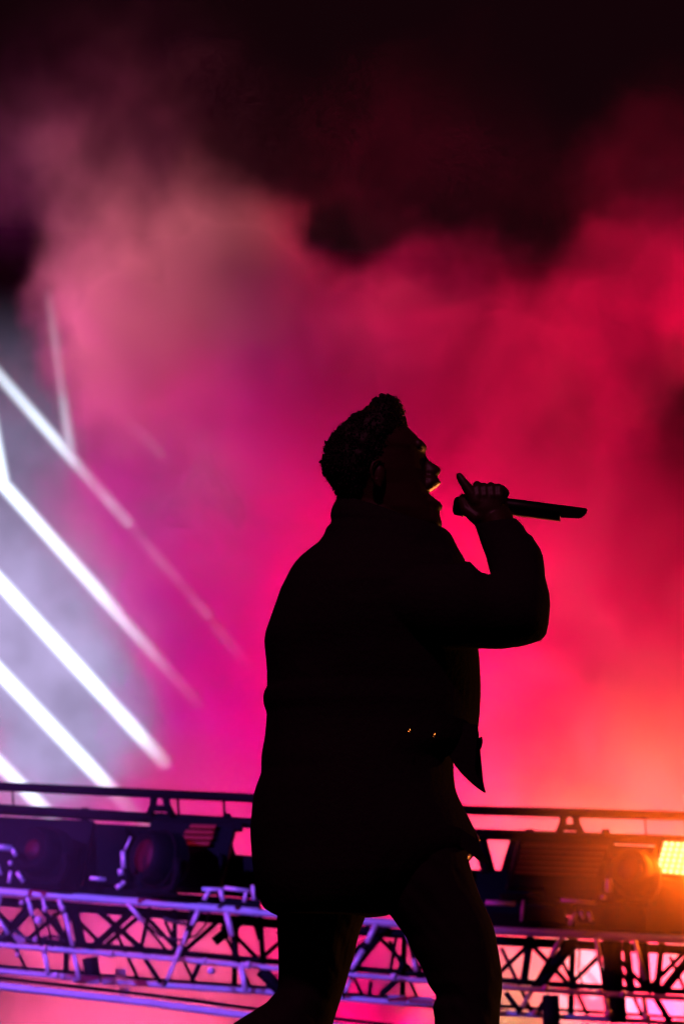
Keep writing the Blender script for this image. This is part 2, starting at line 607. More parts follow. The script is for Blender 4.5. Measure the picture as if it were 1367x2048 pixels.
# chords, front and rear
MAIN = [(-260, 1762), (0, 1783), (300, 1806), (735, 1843), (985, 1861), (1367, 1880), (1620, 1892)]
MID = [(-260, 1868), (0, 1890), (300, 1914), (555, 1937), (850, 1962), (1109, 1982), (1367, 1997), (1620, 2010)]
LOWR = [(-260, 1918), (0, 1942), (270, 1967), (560, 1986), (860, 2011), (1000, 2026), (1300, 2044), (1620, 2060)]
LOWF = [(-260, 1943), (0, 1972), (300, 2006), (490, 2031), (640, 2050), (985, 2090), (1620, 2150)]
pipe('chord', MAIN, 17, M['alu'], truss)
pipe('chord', MID, 11, M['alu'], truss)
pipe('chord', LOWR, 12, M['alu'], truss, YR)
pipe('chord', LOWF, 16, M['alu'], truss, 7.8)
pipe('chord', [(a, b - 13) for a, b in MID], 13, M['black'], truss, YR)  # rear chord in shadow, its shade put into the black material
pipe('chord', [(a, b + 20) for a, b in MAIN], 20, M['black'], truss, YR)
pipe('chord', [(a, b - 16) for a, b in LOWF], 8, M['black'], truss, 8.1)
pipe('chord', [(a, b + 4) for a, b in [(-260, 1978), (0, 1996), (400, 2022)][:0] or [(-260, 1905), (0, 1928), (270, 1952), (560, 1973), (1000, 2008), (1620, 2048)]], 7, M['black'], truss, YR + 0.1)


def yat(line, x):
    for (x0, y0), (x1, y1) in zip(line, line[1:]):
        if x0 <= x <= x1:
            return y0 + (y1 - y0) * (x - x0) / (x1 - x0)
    return line[-1][1]


# front braces: short bright pieces shaped as their violet highlights
for a, b, w in [((0, 1790), (-8, 1835), 9), ((-6, 1835), (18, 1868), 8), ((55, 1795), (66, 1832), 9), ((86, 1796), (91, 1822), 7), ((118, 1798), (125, 1821), 9),
                ((130, 1826), (146, 1892), 8), ((255, 1806), (288, 1846), 8), ((398, 1818), (384, 1850), 9), ((362, 1892), (352, 1917), 9),
                ((452, 1824), (464, 1872), 11), ((373, 1862), (366, 1890), 8), ((88, 1899), (97, 1946), 10), ((148, 1908), (158, 1956), 9), ((352, 1920), (334, 1960), 8),
                ((482, 1932), (491, 1984), 11), ((752, 1848), (733, 1886), 11), ((726, 1900), (702, 1938), 11), ((815, 1868), (820, 1884), 9), ((826, 1918), (832, 1942), 9),
                ((1124, 1872), (1101, 1912), 9), ((1191, 1874), (1200, 1932), 8), ((1152, 1826), (1137, 1850), 9), ((1060, 1986), (1043, 2014), 9),
                ((1210, 1996), (1216, 2030), 11), ((1286, 2000), (1292, 2036), 10), ((1268, 1880), (1290, 1960), 8), ((700, 1960), (690, 1985), 7)]:
    pipe('brace', [a, b], w * 1.1, M['alu'], truss, 7.96, 8)
    if a[1] > yat(MAIN, a[0]) - 8 and abs(b[1] - a[1]) > 14:      # dark rest of the rod that carries the highlight piece
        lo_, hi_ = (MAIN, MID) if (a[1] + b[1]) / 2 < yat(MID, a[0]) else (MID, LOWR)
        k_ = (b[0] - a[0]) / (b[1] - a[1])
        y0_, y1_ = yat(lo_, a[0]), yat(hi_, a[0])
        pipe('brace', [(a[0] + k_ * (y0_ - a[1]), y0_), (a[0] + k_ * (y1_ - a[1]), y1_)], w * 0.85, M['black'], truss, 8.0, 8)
# unlit black braces and rear lattice
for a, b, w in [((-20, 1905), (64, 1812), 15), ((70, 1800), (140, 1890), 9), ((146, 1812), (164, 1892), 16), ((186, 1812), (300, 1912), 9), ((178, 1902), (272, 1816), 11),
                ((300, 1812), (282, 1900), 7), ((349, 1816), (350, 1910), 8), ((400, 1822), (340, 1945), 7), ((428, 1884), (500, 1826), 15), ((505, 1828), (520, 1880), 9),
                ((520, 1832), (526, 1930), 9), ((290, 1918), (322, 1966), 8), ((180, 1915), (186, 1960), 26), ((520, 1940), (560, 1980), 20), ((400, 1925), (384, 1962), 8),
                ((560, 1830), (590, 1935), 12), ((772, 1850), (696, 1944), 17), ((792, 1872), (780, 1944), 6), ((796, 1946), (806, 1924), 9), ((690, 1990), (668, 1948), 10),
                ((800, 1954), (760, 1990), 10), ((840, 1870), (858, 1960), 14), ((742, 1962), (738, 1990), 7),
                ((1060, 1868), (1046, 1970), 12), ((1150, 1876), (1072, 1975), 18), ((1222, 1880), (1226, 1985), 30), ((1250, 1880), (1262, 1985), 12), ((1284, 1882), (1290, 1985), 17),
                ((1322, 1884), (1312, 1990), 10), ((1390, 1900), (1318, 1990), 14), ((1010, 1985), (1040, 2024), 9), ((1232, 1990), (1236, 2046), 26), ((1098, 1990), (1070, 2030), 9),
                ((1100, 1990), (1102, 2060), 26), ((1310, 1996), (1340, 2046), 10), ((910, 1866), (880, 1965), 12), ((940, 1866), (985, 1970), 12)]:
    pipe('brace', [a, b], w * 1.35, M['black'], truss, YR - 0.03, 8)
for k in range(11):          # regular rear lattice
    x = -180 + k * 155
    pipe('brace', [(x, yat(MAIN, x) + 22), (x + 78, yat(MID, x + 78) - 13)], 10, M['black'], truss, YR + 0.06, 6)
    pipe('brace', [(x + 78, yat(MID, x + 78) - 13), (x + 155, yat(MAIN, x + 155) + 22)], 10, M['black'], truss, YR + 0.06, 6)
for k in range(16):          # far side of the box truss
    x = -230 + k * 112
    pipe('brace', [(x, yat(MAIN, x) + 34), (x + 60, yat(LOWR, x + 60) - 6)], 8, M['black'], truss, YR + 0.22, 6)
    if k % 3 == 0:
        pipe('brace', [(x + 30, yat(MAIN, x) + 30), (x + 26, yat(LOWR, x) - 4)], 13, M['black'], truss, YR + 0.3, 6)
# couplers and bolt heads on the chords
for x, y, r_ in [(77, 1841, 9), (43, 1806, 5), (90, 1819, 6), (125, 1818, 6), (88, 1899, 7), (222, 1908, 7), (353, 1917, 7), (495, 1931, 8), (410, 1921, 5), (786, 1955, 8),
                 (1090, 1978, 8), (1245, 1989, 7), (1216, 2028, 9), (1292, 2036, 8), (70, 1880, 5), (112, 1952, 7), (125, 1955, 6), (1068, 2026, 6), (422, 1942, 8), (1199, 1984, 5), (35, 1911, 5)]:
    bm = bmesh.new()
    c = P(x, y, 7.93)
    lathe(bm, c + Vector((0, 0.02, 0)), Vector((0.1, -1, 0.25)), [(0, r_ * KT), (0.012, r_ * KT), (0.02, r_ * KT * 0.75), (0.021, r_ * KT * 0.4), (0.035, r_ * KT * 0.38)], 10)
    obj('bolt', bm_mesh('bolt', bm, True), M['alu'], truss)
# coupler plates between the low chords
for x0, x1, y0 in [(145, 198, 1956), (205, 230, 1960), (776, 812, 1996), (817, 866, 1998), (25, 50, 1876), (230, 252, 1943), (238, 258, 1980)]:
    bm = bmesh.new()
    c = [P(x0, y0 - 7, 8.3), P(x1, y0 - 7 + (x1 - x0) * .07, 8.3), P(x1, y0 + 9 + (x1 - x0) * .07, 8.2), P(x0, y0 + 9, 8.2)]
    slab(bm, c, [q + Vector((0, 0.05, 0.0)) for q in c])
    obj('coupler_plate', bm_mesh('coupler_plate', bm), M['alu'], truss)

# upper rails that carry the fixtures
RAIL = [(-260, 1562), (0, 1573), (300, 1587), (500, 1596), (950, 1621), (1367, 1632), (1620, 1640)]
BAR = [(-260, 1607), (0, 1619), (300, 1636), (500, 1646), (950, 1668), (1367, 1682), (1620, 1690)]
rail = empty('fixture_rail', P(680, 1640, 8.1))
tag(rail, 'dark double rail above the truss that carries the lamps', 'rail')
pipe('rail_pipe', RAIL, 19, M['black'], rail, 8.15)
pipe('rail_pipe', BAR, 22, M['black'], rail, 8.15)
for x, w in [(25, 4), (355, 6), (447, 6), (640, 6), (820, 6), (1288, 4), (-120, 6), (1480, 6)]:
    pipe('post', [(x, yat(RAIL, x)), (x + 3, yat(BAR, x + 3))], w, M['black'], rail, 8.15, 8)
pipe('post', [(955, 1664), (976, 1745)], 30, M['black'], rail, 8.2, 8)
for x in (320, 1138, 700):
    y = (yat(RAIL, x) + yat(BAR, x)) / 2
    bm = bmesh.new()
    tube(bm, [P(x - 12, y - 18, 8.12), P(x - 14, y - 2, 8.12), P(x - 22, y + 18, 8.12)], 8 * KT, 8)
    tube(bm, [P(x + 12, y - 18, 8.12), P(x + 14, y - 2, 8.12), P(x + 24, y + 18, 8.12)], 8 * KT, 8)
    tube(bm, [P(x - 16, y + 4, 8.12), P(x + 16, y + 5, 8.12)], 7 * KT, 8)
    obj('clamp', bm_mesh('clamp', bm, True), M['black'], rail)

# ------------------------------------------------------------------ lamps on the rail


def quadbox(name, pts, depth, material, parent, Y, bev=0.006, tilt=0.0):
    """a box with the given front corners (px), standing back by depth metres"""
    bm = bmesh.new()
    f = [P(x, y, Y + (tilt if i < 2 else 0)) for i, (x, y) in enumerate(pts)]
    slab(bm, f, [q + Vector((0, depth, 0)) for q in f])
    if bev:
        bevel_mesh(bm, bev)
    return obj(name, bm_mesh(name, bm), material, parent)


def strobe(x0, x1, y0, y1, slant, label, slats, lit):
    t = empty('strobe_light', P((x0 + x1) / 2, y1, 8.1))
    tag(t, label, 'stage light', 'strobe lights on the rail')
    quadbox('housing', [(x0 + slant, y0), (x1 + slant, y0 + (x1 - x0) * .045), (x1, y1 + (x1 - x0) * .045), (x0, y1)], 0.16, M['plastic'], t, 8.12, 0.008)
    for sx0, sx1, sy in slats:
        bm = bmesh.new()
        f = [P(sx0 + 4, sy - 3.3, 8.085), P(sx1 + 4, sy - 3.3 + (sx1 - sx0) * .03, 8.085), P(sx1, sy + 3.3 + (sx1 - sx0) * .03, 8.085), P(sx0, sy + 3.3, 8.085)]
        slab(bm, f, [q + Vector((0, 0.028, 0)) for q in f])
        obj('led_strip', bm_mesh('led_strip', bm), M['led_off' if lit else 'led_faint'], t)
    for x in (x0 + slant + 20, x1 + slant - 20):
        bm = bmesh.new()
        tube(bm, [P(x, y0 - 14, 8.2), P(x, y0 + 14, 8.2)], 9 * KT, 8)
        obj('clamp', bm_mesh('clamp', bm, True), M['black'], t)
    # yoke under the housing
    bm = bmesh.new()
    tube(bm, [P(x0 + 6, (y0 + y1) / 2, 8.1), P(x0 + 2, y1 + 14, 8.1), P(x1 - 4, y1 + 14 + (x1 - x0) * .06, 8.1), P(x1 + 2, (y0 + y1) / 2, 8.1)], 4 * KT, 8)
    obj('yoke', bm_mesh('yoke', bm, True), M['black'], t)
    return t


strobe(-90, 160, 1630, 1764, 30, 'slanted black strobe light at the left edge under the rail', [], False)
strobe(268, 440, 1640, 1772, 34, 'black strobe light with four dim red strips left of the performer',
       [(378, 428, 1652), (368, 424, 1663), (364, 422, 1674), (352, 416, 1685)], True)
strobe(520, 800, 1655, 1790, 20, 'black strobe light hidden behind the performer', [], False)
strobe(1012, 1204, 1672, 1776, 26, 'black strobe light with faint red rows right of the performer',
       [(1044, 1212, 1688), (1040, 1208, 1699), (1037, 1204, 1710), (1034, 1200, 1721), (1031, 1196, 1732), (1028, 1192, 1743)], False)


def moving_head(x, y, r_, ax, label, lens_r, yoke_side):
    t = empty('moving_head_light', P(x, y + r_ * 1.3, 7.95))
    tag(t, label, 'stage light', 'moving head lights over the truss')
    c = P(x, y, 7.95)
    rr = r_ * KT
    ax = Vector(ax).normalized()
    bm = bmesh.new()
    lathe(bm, c - ax * rr * 1.0, ax, [(0, rr * .35), (rr * .12, rr * .7), (rr * .5, rr * .96), (rr * 1.0, rr * 1.0), (rr * 1.5, rr * .92), (rr * 1.75, rr * .8), (rr * 1.78, rr * .72), (rr * 1.62, rr * .66)], 26)
    h = obj('head', bm_mesh('head', bm, True), M['plastic'], t)
    bm = bmesh.new()
    lathe(bm, c + ax * rr * 0.60, ax, [(0, rr * lens_r), (rr * .08, rr * lens_r * .9), (rr * .14, rr * lens_r * .5), (rr * .16, 0.001)], 22)
    obj('lens', bm_mesh('lens', bm, True), M['lens'], h)
    for k in range(5):      # cooling fins round the barrel
        bm = bmesh.new()
        s = rr * (.45 + .13 * k)
        lathe(bm, c - ax * rr + ax * s, ax, [(0, rr * 1.0), (rr * .01, rr * 1.06), (rr * .05, rr * 1.06), (rr * .06, rr * 1.0)], 26)
        obj('cooling_fin', bm_mesh('cooling_fin', bm), M['plastic'], h)
    side = ax.cross(Vector((0, 0, 1))).normalized()
    bm = bmesh.new()
    dn = Vector((0, 0, -1))
    for s in (-1, 1):
        tube(bm, [c + side * rr * 1.12 * s, c + side * rr * 1.2 * s + dn * rr * .5, c + side * rr * 1.0 * s + dn * rr * 1.02, c + side * rr * .3 * s + dn * rr * 1.12], [rr * .16, rr * .15, rr * .14, rr * .12], 8)
    obj('yoke', bm_mesh('yoke', bm, True), M['black'], t)
    bm = bmesh.new()
    box(bm, c + dn * rr * 1.18, (rr * 1.5, rr * 1.1, rr * .18))
    bevel_mesh(bm, 0.008)
    obj('base', bm_mesh('base', bm), M['black'], t)
    # bright aluminium bracket beside the lamp
    for (x0, y0, x1, y1, w) in yoke_side:
        pipe('bracket', [(x0, y0), (x1, y1)], w, M['alu'], t, 7.85, 8)
    return t


moving_head(88, 1706, 52, (-0.62, -0.75, 0.12), 'dark round moving head light with red reflection in its lens at the far left', 0.42,
            [(-20, 1692, 24, 1697, 13), (24, 1697, 33, 1712, 10), (20, 1722, 22, 1730, 9), (22, 1742, 18, 1766, 8), (34, 1744, 48, 1764, 9), (-6, 1728, 2, 1750, 9)])
moving_head(318, 1718, 56, (-0.80, -0.58, 0.10), 'dark round moving head light facing left beside the red strips', 0.62,
            [(246, 1702, 248, 1736, 11), (241, 1738, 243, 1750, 12), (248, 1762, 246, 1770, 9), (232, 1776, 246, 1768, 10), (180, 1756, 212, 1759, 8), (250, 1700, 262, 1674, 5)])
moving_head(1266, 1746, 46, (-0.45, -0.85, 0.15), 'dark round moving head light beside the glowing bulb panel', 0.5,
            [(1216, 1758, 1216, 1784, 14), (1205, 1790, 1206, 1799, 11), (1160, 1822, 1166, 1838, 7), (1176, 1824, 1182, 1842, 8)])

# clutter on top of the truss: small power boxes and brackets, each clamped to the main chord
for i, (x0, y0, x1, y1, w) in enumerate([(404, 1778, 448, 1780, 8), (418, 1782, 408, 1800, 9), (440, 1778, 446, 1802, 10), (448, 1776, 500, 1782, 8), (492, 1784, 488, 1804, 7), (505, 1770, 508, 1800, 8),
                                         (970, 1805, 1030, 1808, 10), (1046, 1800, 1042, 1842, 6), (1120, 1800, 1190, 1806, 7)]):
    pipe('bracket', [(x0, y0), (x1, y1)], w, M['alu'], truss, 7.9, 8)
boxes = [(486, 560, 1712, 1742, 0.12), (462, 484, 1640, 1660, 0.1), (1000, 1110, 1786, 1800, 0.12), (1085, 1230, 1772, 1796, 0.2), (1040, 1130, 1812, 1845, 0.12),
         (1290, 1470, 1768, 1862, 0.2), (192, 254, 1646, 1768, 0.15), (1215, 1300, 1690, 1712, 0.1), (1150, 1290, 1806, 1850, 0.2)]  # the tall left box is added to darken a veiled gap
lab = ['black power box left of the performer at hip height', 'small black box hanging under the rail beside the coat', 'flat black connector box right of the coat hem',
       'black ballast box under the faint red strobe', 'small black splitter box on the right truss', 'large black dimmer box under the glowing bulb panel',
       'tall black box added for the dark veil between the two left moving heads', 'black mounting box left of the glowing bulb panel', 'black power box below the right moving head']
for (x0, x1, y0, y1, d), lb in zip(boxes, lab):
    t = quadbox('power_box', [(x0, y0), (x1, y0 + (x1 - x0) * .06), (x1 + 2, y1 + (x1 - x0) * .06), (x0 + 2, y1)], d, M['black'], None, 8.05, 0.006)
    tag(t, lb, 'power box', 'power boxes on the truss')

# black cloth added to darken the gaps behind the lamps
for pts, lb in [([(-260, 1625), (0, 1637), (458, 1660), (472, 1708), (530, 1714), (530, 1800), (440, 1790), (0, 1768), (-260, 1752)], 'black cloth added to darken gaps behind the lamps left of the performer'),
                ([(1018, 1680), (1367, 1696), (1620, 1704), (1620, 1850), (1367, 1842), (1200, 1834), (900, 1822), (900, 1738), (1000, 1740)], 'black cloth added to darken gaps behind the lamps right of the performer')]:
    bm = bmesh.new()
    fr = [P(x, y, 8.5) for x, y in pts]
    slab(bm, fr, [q + Vector((0, 0.012, 0)) for q in fr])
    tag(obj('fill_cloth', bm_mesh('fill_cloth', bm), M['black']), lb, 'cloth', 'added dark cloths behind the lamps')

# cable trays along the top of the truss
for pts, w, lb in [([(-260, 1752), (0, 1770), (300, 1792), (520, 1808)], 17, 'long black cable tray along the truss left of the performer'),
                   ([(960, 1836), (1130, 1846), (1367, 1858), (1620, 1868)], 26, 'long black cable tray along the truss right of the performer')]:
    bm = bmesh.new()
    fr = [P(x, y - w / 2, 8.1) for x, y in pts] + [P(x, y + w / 2, 8.1) for x, y in pts[::-1]]
    slab(bm, fr, [q + Vector((0, 0.3, 0)) for q in fr])
    tag(obj('cable_tray', bm_mesh('cable_tray', bm), M['black']), lb, 'cable tray', 'cable trays on the truss')

# blinder with lit bulbs
bl = empty('blinder_light', P(1380, 1760, 8.0))
tag(bl, 'glowing warm yellow bulb panel at the right edge', 'stage light')
quadbox('housing', [(1318, 1672), (1478, 1680), (1462, 1768), (1296, 1752)], 0.14, M['plastic'], bl, 8.06, 0.008)
quadbox('reflector', [(1326, 1682), (1470, 1689), (1456, 1758), (1308, 1745)], 0.02, M['bulbface'], bl, 8.03, 0)
for j in range(6):
    for i in range(12):
        u, v = (i + .5) / 12, (j + .5) / 6
        x = (1326 + 144 * u) * (1 - v) + (1308 + 148 * u) * v
        y = (1682 + 7 * u) * (1 - v) + (1745 + 13 * u) * v
        if j == 0 and i == 0:
            bm = bmesh.new()
            ball(bm, Vector((0, 0, 0)), 4.0 * KT, 1, 0.7, 1, 10, 6)
            bulb_me = bm_mesh('bulb', bm, True)
        obj('bulb', bulb_me, M['bulb'] if not bulb_me.materials else None, bl, P(x, y, 8.02))
l = bpy.data.lights.new('blinder_beam', 'AREA')
l.color = (1.0, 0.11, 0.004)
l.energy = 58
l.shape = 'RECTANGLE'
l.size, l.size_y = 0.26, 0.12
bo = bpy.data.objects.new('blinder_beam', l)
COL.objects.link(bo)
bo.location = P(1382, 1718, 7.96)
bo.rotation_euler = (P(900, 1100, 0) - P(1382, 1718, 7.96)).to_track_quat('-Z', 'Y').to_euler()

# hanging cables
for pts, w, lb in [([(262, 1806), (290, 1846), (320, 1872), (355, 1880), (390, 1872), (412, 1848), (420, 1818)], 5, 'black cable hanging in a wide loop under the left truss chord'),
                   ([(1150, 1880), (1158, 1905), (1155, 1940), (1164, 1968), (1180, 1980)], 4, 'thin black cable hanging down the right truss'),
                   ([(326, 1836), (345, 1843), (372, 1848), (400, 1840)], 8, 'short thick cable slung under the chord left of the coat'),
                   ([(-10, 1880), (30, 1862), (60, 1880), (110, 1872), (130, 1882)], 6, 'black cable lying along the far left truss'),
                   ([(600, 1840), (640, 1880), (690, 1870), (740, 1850)], 5, 'black cable sagging behind the legs')]:
    c = pipe('cable', pts, w, M['rubber'], None, 8.02, 8)
    tag(c, lb, 'cable', 'cables on the truss')

# ------------------------------------------------------------------ the performer
# body: head, neck, trunk, arms, hand and legs fused into one surface
bm = bmesh.new()
# skull and face without nose and lips
loft(bm, rows_h([(808, 742, 786, .030), (822, 722, 798, .055), (840, 700, 806, .066), (856, 684, 815, .072), (872, 668, 832, .075), (886, 660, 843, .076), (897, 657, 851, .075),
                 (906, 655, 849, .073), (916, 655, 848, .073), (930, 657, 849, .072), (945, 664, 850, .070), (960, 672, 853, .066), (974, 685, 856, .062), (990, 694, 858, .060),
                 (1005, 700, 862, .058), (1020, 712, 866, .056), (1034, 725, 872, .050), (1046, 740, 876, .044), (1056, 760, 872, .034)]), 36, ex=2.2)
# brow ridge
loft(bm, rows_h([(882, 820, 842.5, .04), (888, 820, 848.5, .048), (894, 820, 853, .05), (898, 820, 852.5, .05), (903, 822, 850.5, .046), (908, 824, 848, .03)]), 24)
# nose
loft(bm, rows_h([(904, 836, 850.5, .008), (911, 838, 850.9, .009), (919, 838, 855, .010), (926, 838, 864, .012), (932, 838, 875, .014), (938, 840, 880.7, .016), (943, 842, 880.6, .018), (948, 844, 878.6, .018), (953, 846, 873, .015), (957, 846, 866, .010)]), 20)
# upper lip, lower lip, chin
loft(bm, rows_h([(949, 842, 871, .014), (954, 840, 874.5, .020), (960, 838, 878.5, .026), (966, 838, 882.2, .028), (971, 838, 876.5, .029), (976, 838, 871, .028), (981, 838, 863, .026), (985, 838, 857, .02)]), 24)
loft(bm, rows_h([(989, 838, 857, .018), (993, 838, 864, .024), (999, 836, 870.5, .028), (1005, 834, 880, .029), (1011, 834, 884.4, .027), (1017, 834, 883.6, .026), (1023, 832, 879, .028), (1030, 832, 879, .030),
                 (1038, 832, 881, .032), (1046, 834, 883.5, .030), (1054, 838, 882, .024), (1060, 845, 874, .015)]), 24)
# near ear with a rim, far ear
for sgn in (-1, 1):
    ye = sgn * 0.076
    ball(bm, P(757, 950, ye), 1, .014, .010, .030)
    tube(bm, [P(768, 928, ye + sgn * .006), P(757, 920, ye + sgn * .012), P(745, 926, ye + sgn * .018), P(741, 941, ye + sgn * .02), P(744, 956, ye + sgn * .017), P(752, 970, ye + sgn * .01), P(760, 974, ye + sgn * .004)], .0042, 8)
# neck
loft(bm, [(700, 960, 830, 1010, .052), (695, 985, 832, 1040, .055), (690, 1010, 835, 1062, .057), (680, 1050, 845, 1090, .062), (660, 1090, 860, 1125, .08)], 28)
# trunk and legs, well inside the clothes
loft(bm, rows_h([(1085, 680, 850, .07), (1110, 640, 870, .13), (1150, 620, 890, .165), (1220, 600, 900, .16), (1320, 600, 895, .14), (1420, 610, 890, .13), (1520, 600, 880, .13), (1620, 590, 880, .15), (1720, 590, 880, .15), (1800, 600, 870, .14)]), 28)
loft(bm, rows_h([(1760, 590, 730, .07, .08), (1850, 585, 700, .065, .08), (1950, 585, 675, .055, .08), (2010, 565, 655, .05, .08), (2100, 510, 600, .05, .08), (2250, 485, 560, .045, .08), (2400, 470, 520, .033, .08), (2470, 460, 520, .033, .08)]), 20)
loft(bm, rows_h([(1720, 760, 900, .07, -.08), (1800, 785, 930, .068, -.08), (1900, 845, 970, .06, -.08), (1980, 890, 975, .052, -.08), (2080, 885, 975, .052, -.08), (2250, 880, 955, .045, -.08), (2400, 885, 940, .033, -.08), (2470, 880, 945, .033, -.08)]), 20)
# near arm with forearm raised to the microphone
tube(bm, [P(760, 1155, -.12), P(830, 1185, -.17), P(930, 1215, -.2), P(1035, 1230, -.19), P(1040, 1195, -.18), P(1020, 1130, -.12), P(1000, 1075, -.07), P(990, 1040, -.04)],
     [.05, .042, .036, .034, .033, .030, .028, .027], 16)
# far arm hanging inside the coat
tube(bm, [P(740, 1160, .14), P(720, 1240, .19), P(720, 1400, .20), P(760, 1540, .17), P(790, 1600, .15), P(800, 1650, .15)], [.055, .05, .043, .036, .03, .02], 14)
# hand: palm
HB = -0.03
loft(bm, [(952, 1056, 1030, 1042, .026, HB), (940, 1042, 1024, 1030, .030, HB), (928, 1022, 1016, 1012, .031, HB), (930, 1000, 1012, 996, .029, HB), (940, 985, 1008, 984, .022, HB), (950, 974, 1004, 976, .014, HB)], 24)
# four fingers closed over the handle
for i, (x, ytop, sh) in enumerate([(953, 968, 0), (967, 971.5, 1), (981, 970, 2), (996, 973, 3)]):
    tube(bm, [P(x + 4, 1008, -.046), P(x + 2, 992, -.05), P(x + 1, 978, -.046), P(x, ytop + 4, -.028), P(x, ytop + 2, -.006), P(x + 1, ytop + 8, .014), P(x + 2, 992, .022), P(x + 2, 1008, .020), P(x + 1, 1016, .010)],
         [.010, .0105, .0105, .0098, .0095, .0092, .0088, .008, .006], 10)
ball(bm, P(1002, 979, -.03), .011)
ball(bm, P(1007, 986, -.028), .012)
# extended thumb
tube(bm, [P(968, 1018, -.040), P(950, 1002, -.046), P(938, 982, -.046), P(931, 972, -.045), P(924, 962, -.044), P(918.5, 953, -.042), P(916, 948.5, -.042), P(915, 946, -.042)], [.017, .015, .0122, .0112, .0098, .0085, .0066, .0035], 12)
# heel of the hand round the microphone head
tube(bm, [P(975, 1036, -.035), P(950, 1035, -.045), P(930, 1018, -.04), P(924, 1002, -.03), P(925, 993, -.012)], [.016, .015, .012, .010, .008], 10)
body_me = fuse(bm, 'person', 0.0028, 2, 0.4)
person = obj('person', body_me, M['skin'])
tag(person, 'singer in a long dark coat standing in profile with a microphone raised to the mouth', 'person')

# hair: a lumpy mass with tight curls along it
bm = bmesh.new()
loft(bm, rows_h([(797, 756, 783, .022), (801, 748, 790, .036), (811, 743, 797, .05), (820, 738, 801, .058), (827, 724, 803, .064), (835, 706, 805, .074), (852, 684, 812, .082), (866, 669, 811, .086), (880, 658, 806, .089),
                 (898, 650, 796, .090), (920, 645, 780, .089), (940, 647, 764, .085), (958, 660, 748, .078), (975, 669, 738, .07), (992, 677, 730, .058)]), 36, ex=2.1)
base = fuse(bm, 'hair_base', 0.0045, 2)
from mathutils import noise as mnoise
for v in base.vertices:
    n_ = mnoise.noise(v.co * 44.0) * 0.0055 + mnoise.noise(v.co * 110.0) * 0.004
    v.co += v.normal * n_
rnd = random.Random(3)
bm = bmesh.new()
bm.from_mesh(base)
bm.normal_update()
vs = list(bm.verts)
for i in range(3200):
    v = rnd.choice(vs)
    nrm = v.normal
    a0 = v.co - nrm * 0.002
    tdir = nrm.cross(Vector((rnd.uniform(-1, 1), rnd.uniform(-1, 1), rnd.uniform(-1, 1)))).normalized()
    h = rnd.uniform(.002, .0075) * (1.25 if v.co.z > P(760, 830).z else 1.0)
    pts = [a0, a0 + nrm * h * .5 + tdir * h * .3, a0 + nrm * h * .95 + tdir * h * .1, a0 + nrm * h * 1.0 - tdir * h * .35]
    tube(bm, pts, [.0030, .0026, .0018, .0005], 4)
for i in range(1000):          # loose hairs that stand off the outline
    v = rnd.choice(vs)
    nrm = (v.normal + Vector((rnd.uniform(-.5, .5), rnd.uniform(-.5, .5), rnd.uniform(-.2, .6)))).normalized()
    h = rnd.uniform(.007, .0125)
    a0 = v.co - nrm * 0.002
    bend = Vector((rnd.uniform(-1, 1), rnd.uniform(-1, 1), rnd.uniform(-1, 1))) * h * .3
    tube(bm, [a0, a0 + nrm * h * .6, a0 + nrm * h + bend], [.0012, .0008, .0003], 3)
hair_me = bm_mesh('hair', bm, True)
obj('hair', hair_me, M['hair'], person)

# coat: trunk, collar and both sleeves fused into one cloth surface
bm = bmesh.new()
T = [(676, 992, 850, 1052, .068), (668, 1006, 868, 1055, .080), (664, 1013, 880, 1056, .086), (659.5, 1030, 891, 1058.5, .095), (662.8, 1043, 900, 1066, .100), (651, 1057, 905, 1075, .108), (648.5, 1067, 909, 1083, .113),
     (637.6, 1083, 915, 1095, .122), (620, 1096, 921, 1106, .135), (600, 1113, 927, 1119, .160), (590, 1126, 930, 1126, .180)]
loft(bm, T, 40)
loft(bm, rows_h([(1108, 612, 922, .14), (1120, 594, 928, .172), (1140, 580, 936, .195), (1180, 560, 948, .215), (1225, 544, 955, .215), (1262, 531, 957, .21), (1280, 528, 957, .205), (1300, 529.5, 956.5, .20), (1320, 531.8, 958.5, .198),
                 (1345, 533.5, 960, .194), (1372, 533.8, 961, .188), (1382, 528, 961, .188), (1392, 525.6, 961, .188), (1408, 526.5, 960, .188), (1427, 533, 959, .184), (1450, 531, 956.5, .182), (1472, 529.2, 953, .184), (1490, 526, 946, .186),
                 (1506, 523, 925, .188), (1522, 522.2, 906, .19), (1545, 522, 906.5, .192), (1562, 515.5, 908, .194), (1577, 510, 909.8, .196), (1592, 506.5, 914.5, .198), (1612, 503.8, 924, .2), (1636, 502, 936.5, .202), (1655, 500, 946, .204),
                 (1670, 500.4, 953, .204), (1682, 501, 957, .204), (1695, 502, 957, .204), (1708, 503, 950, .203), (1722, 503.7, 938, .202), (1750, 507, 905, .20), (1778, 512, 870, .19), (1800, 520, 830, .18), (1814, 526, 800, .17), (1824, 540, 786, .155), (1830, 553, 776, .14)]), 48, ex=2.3)
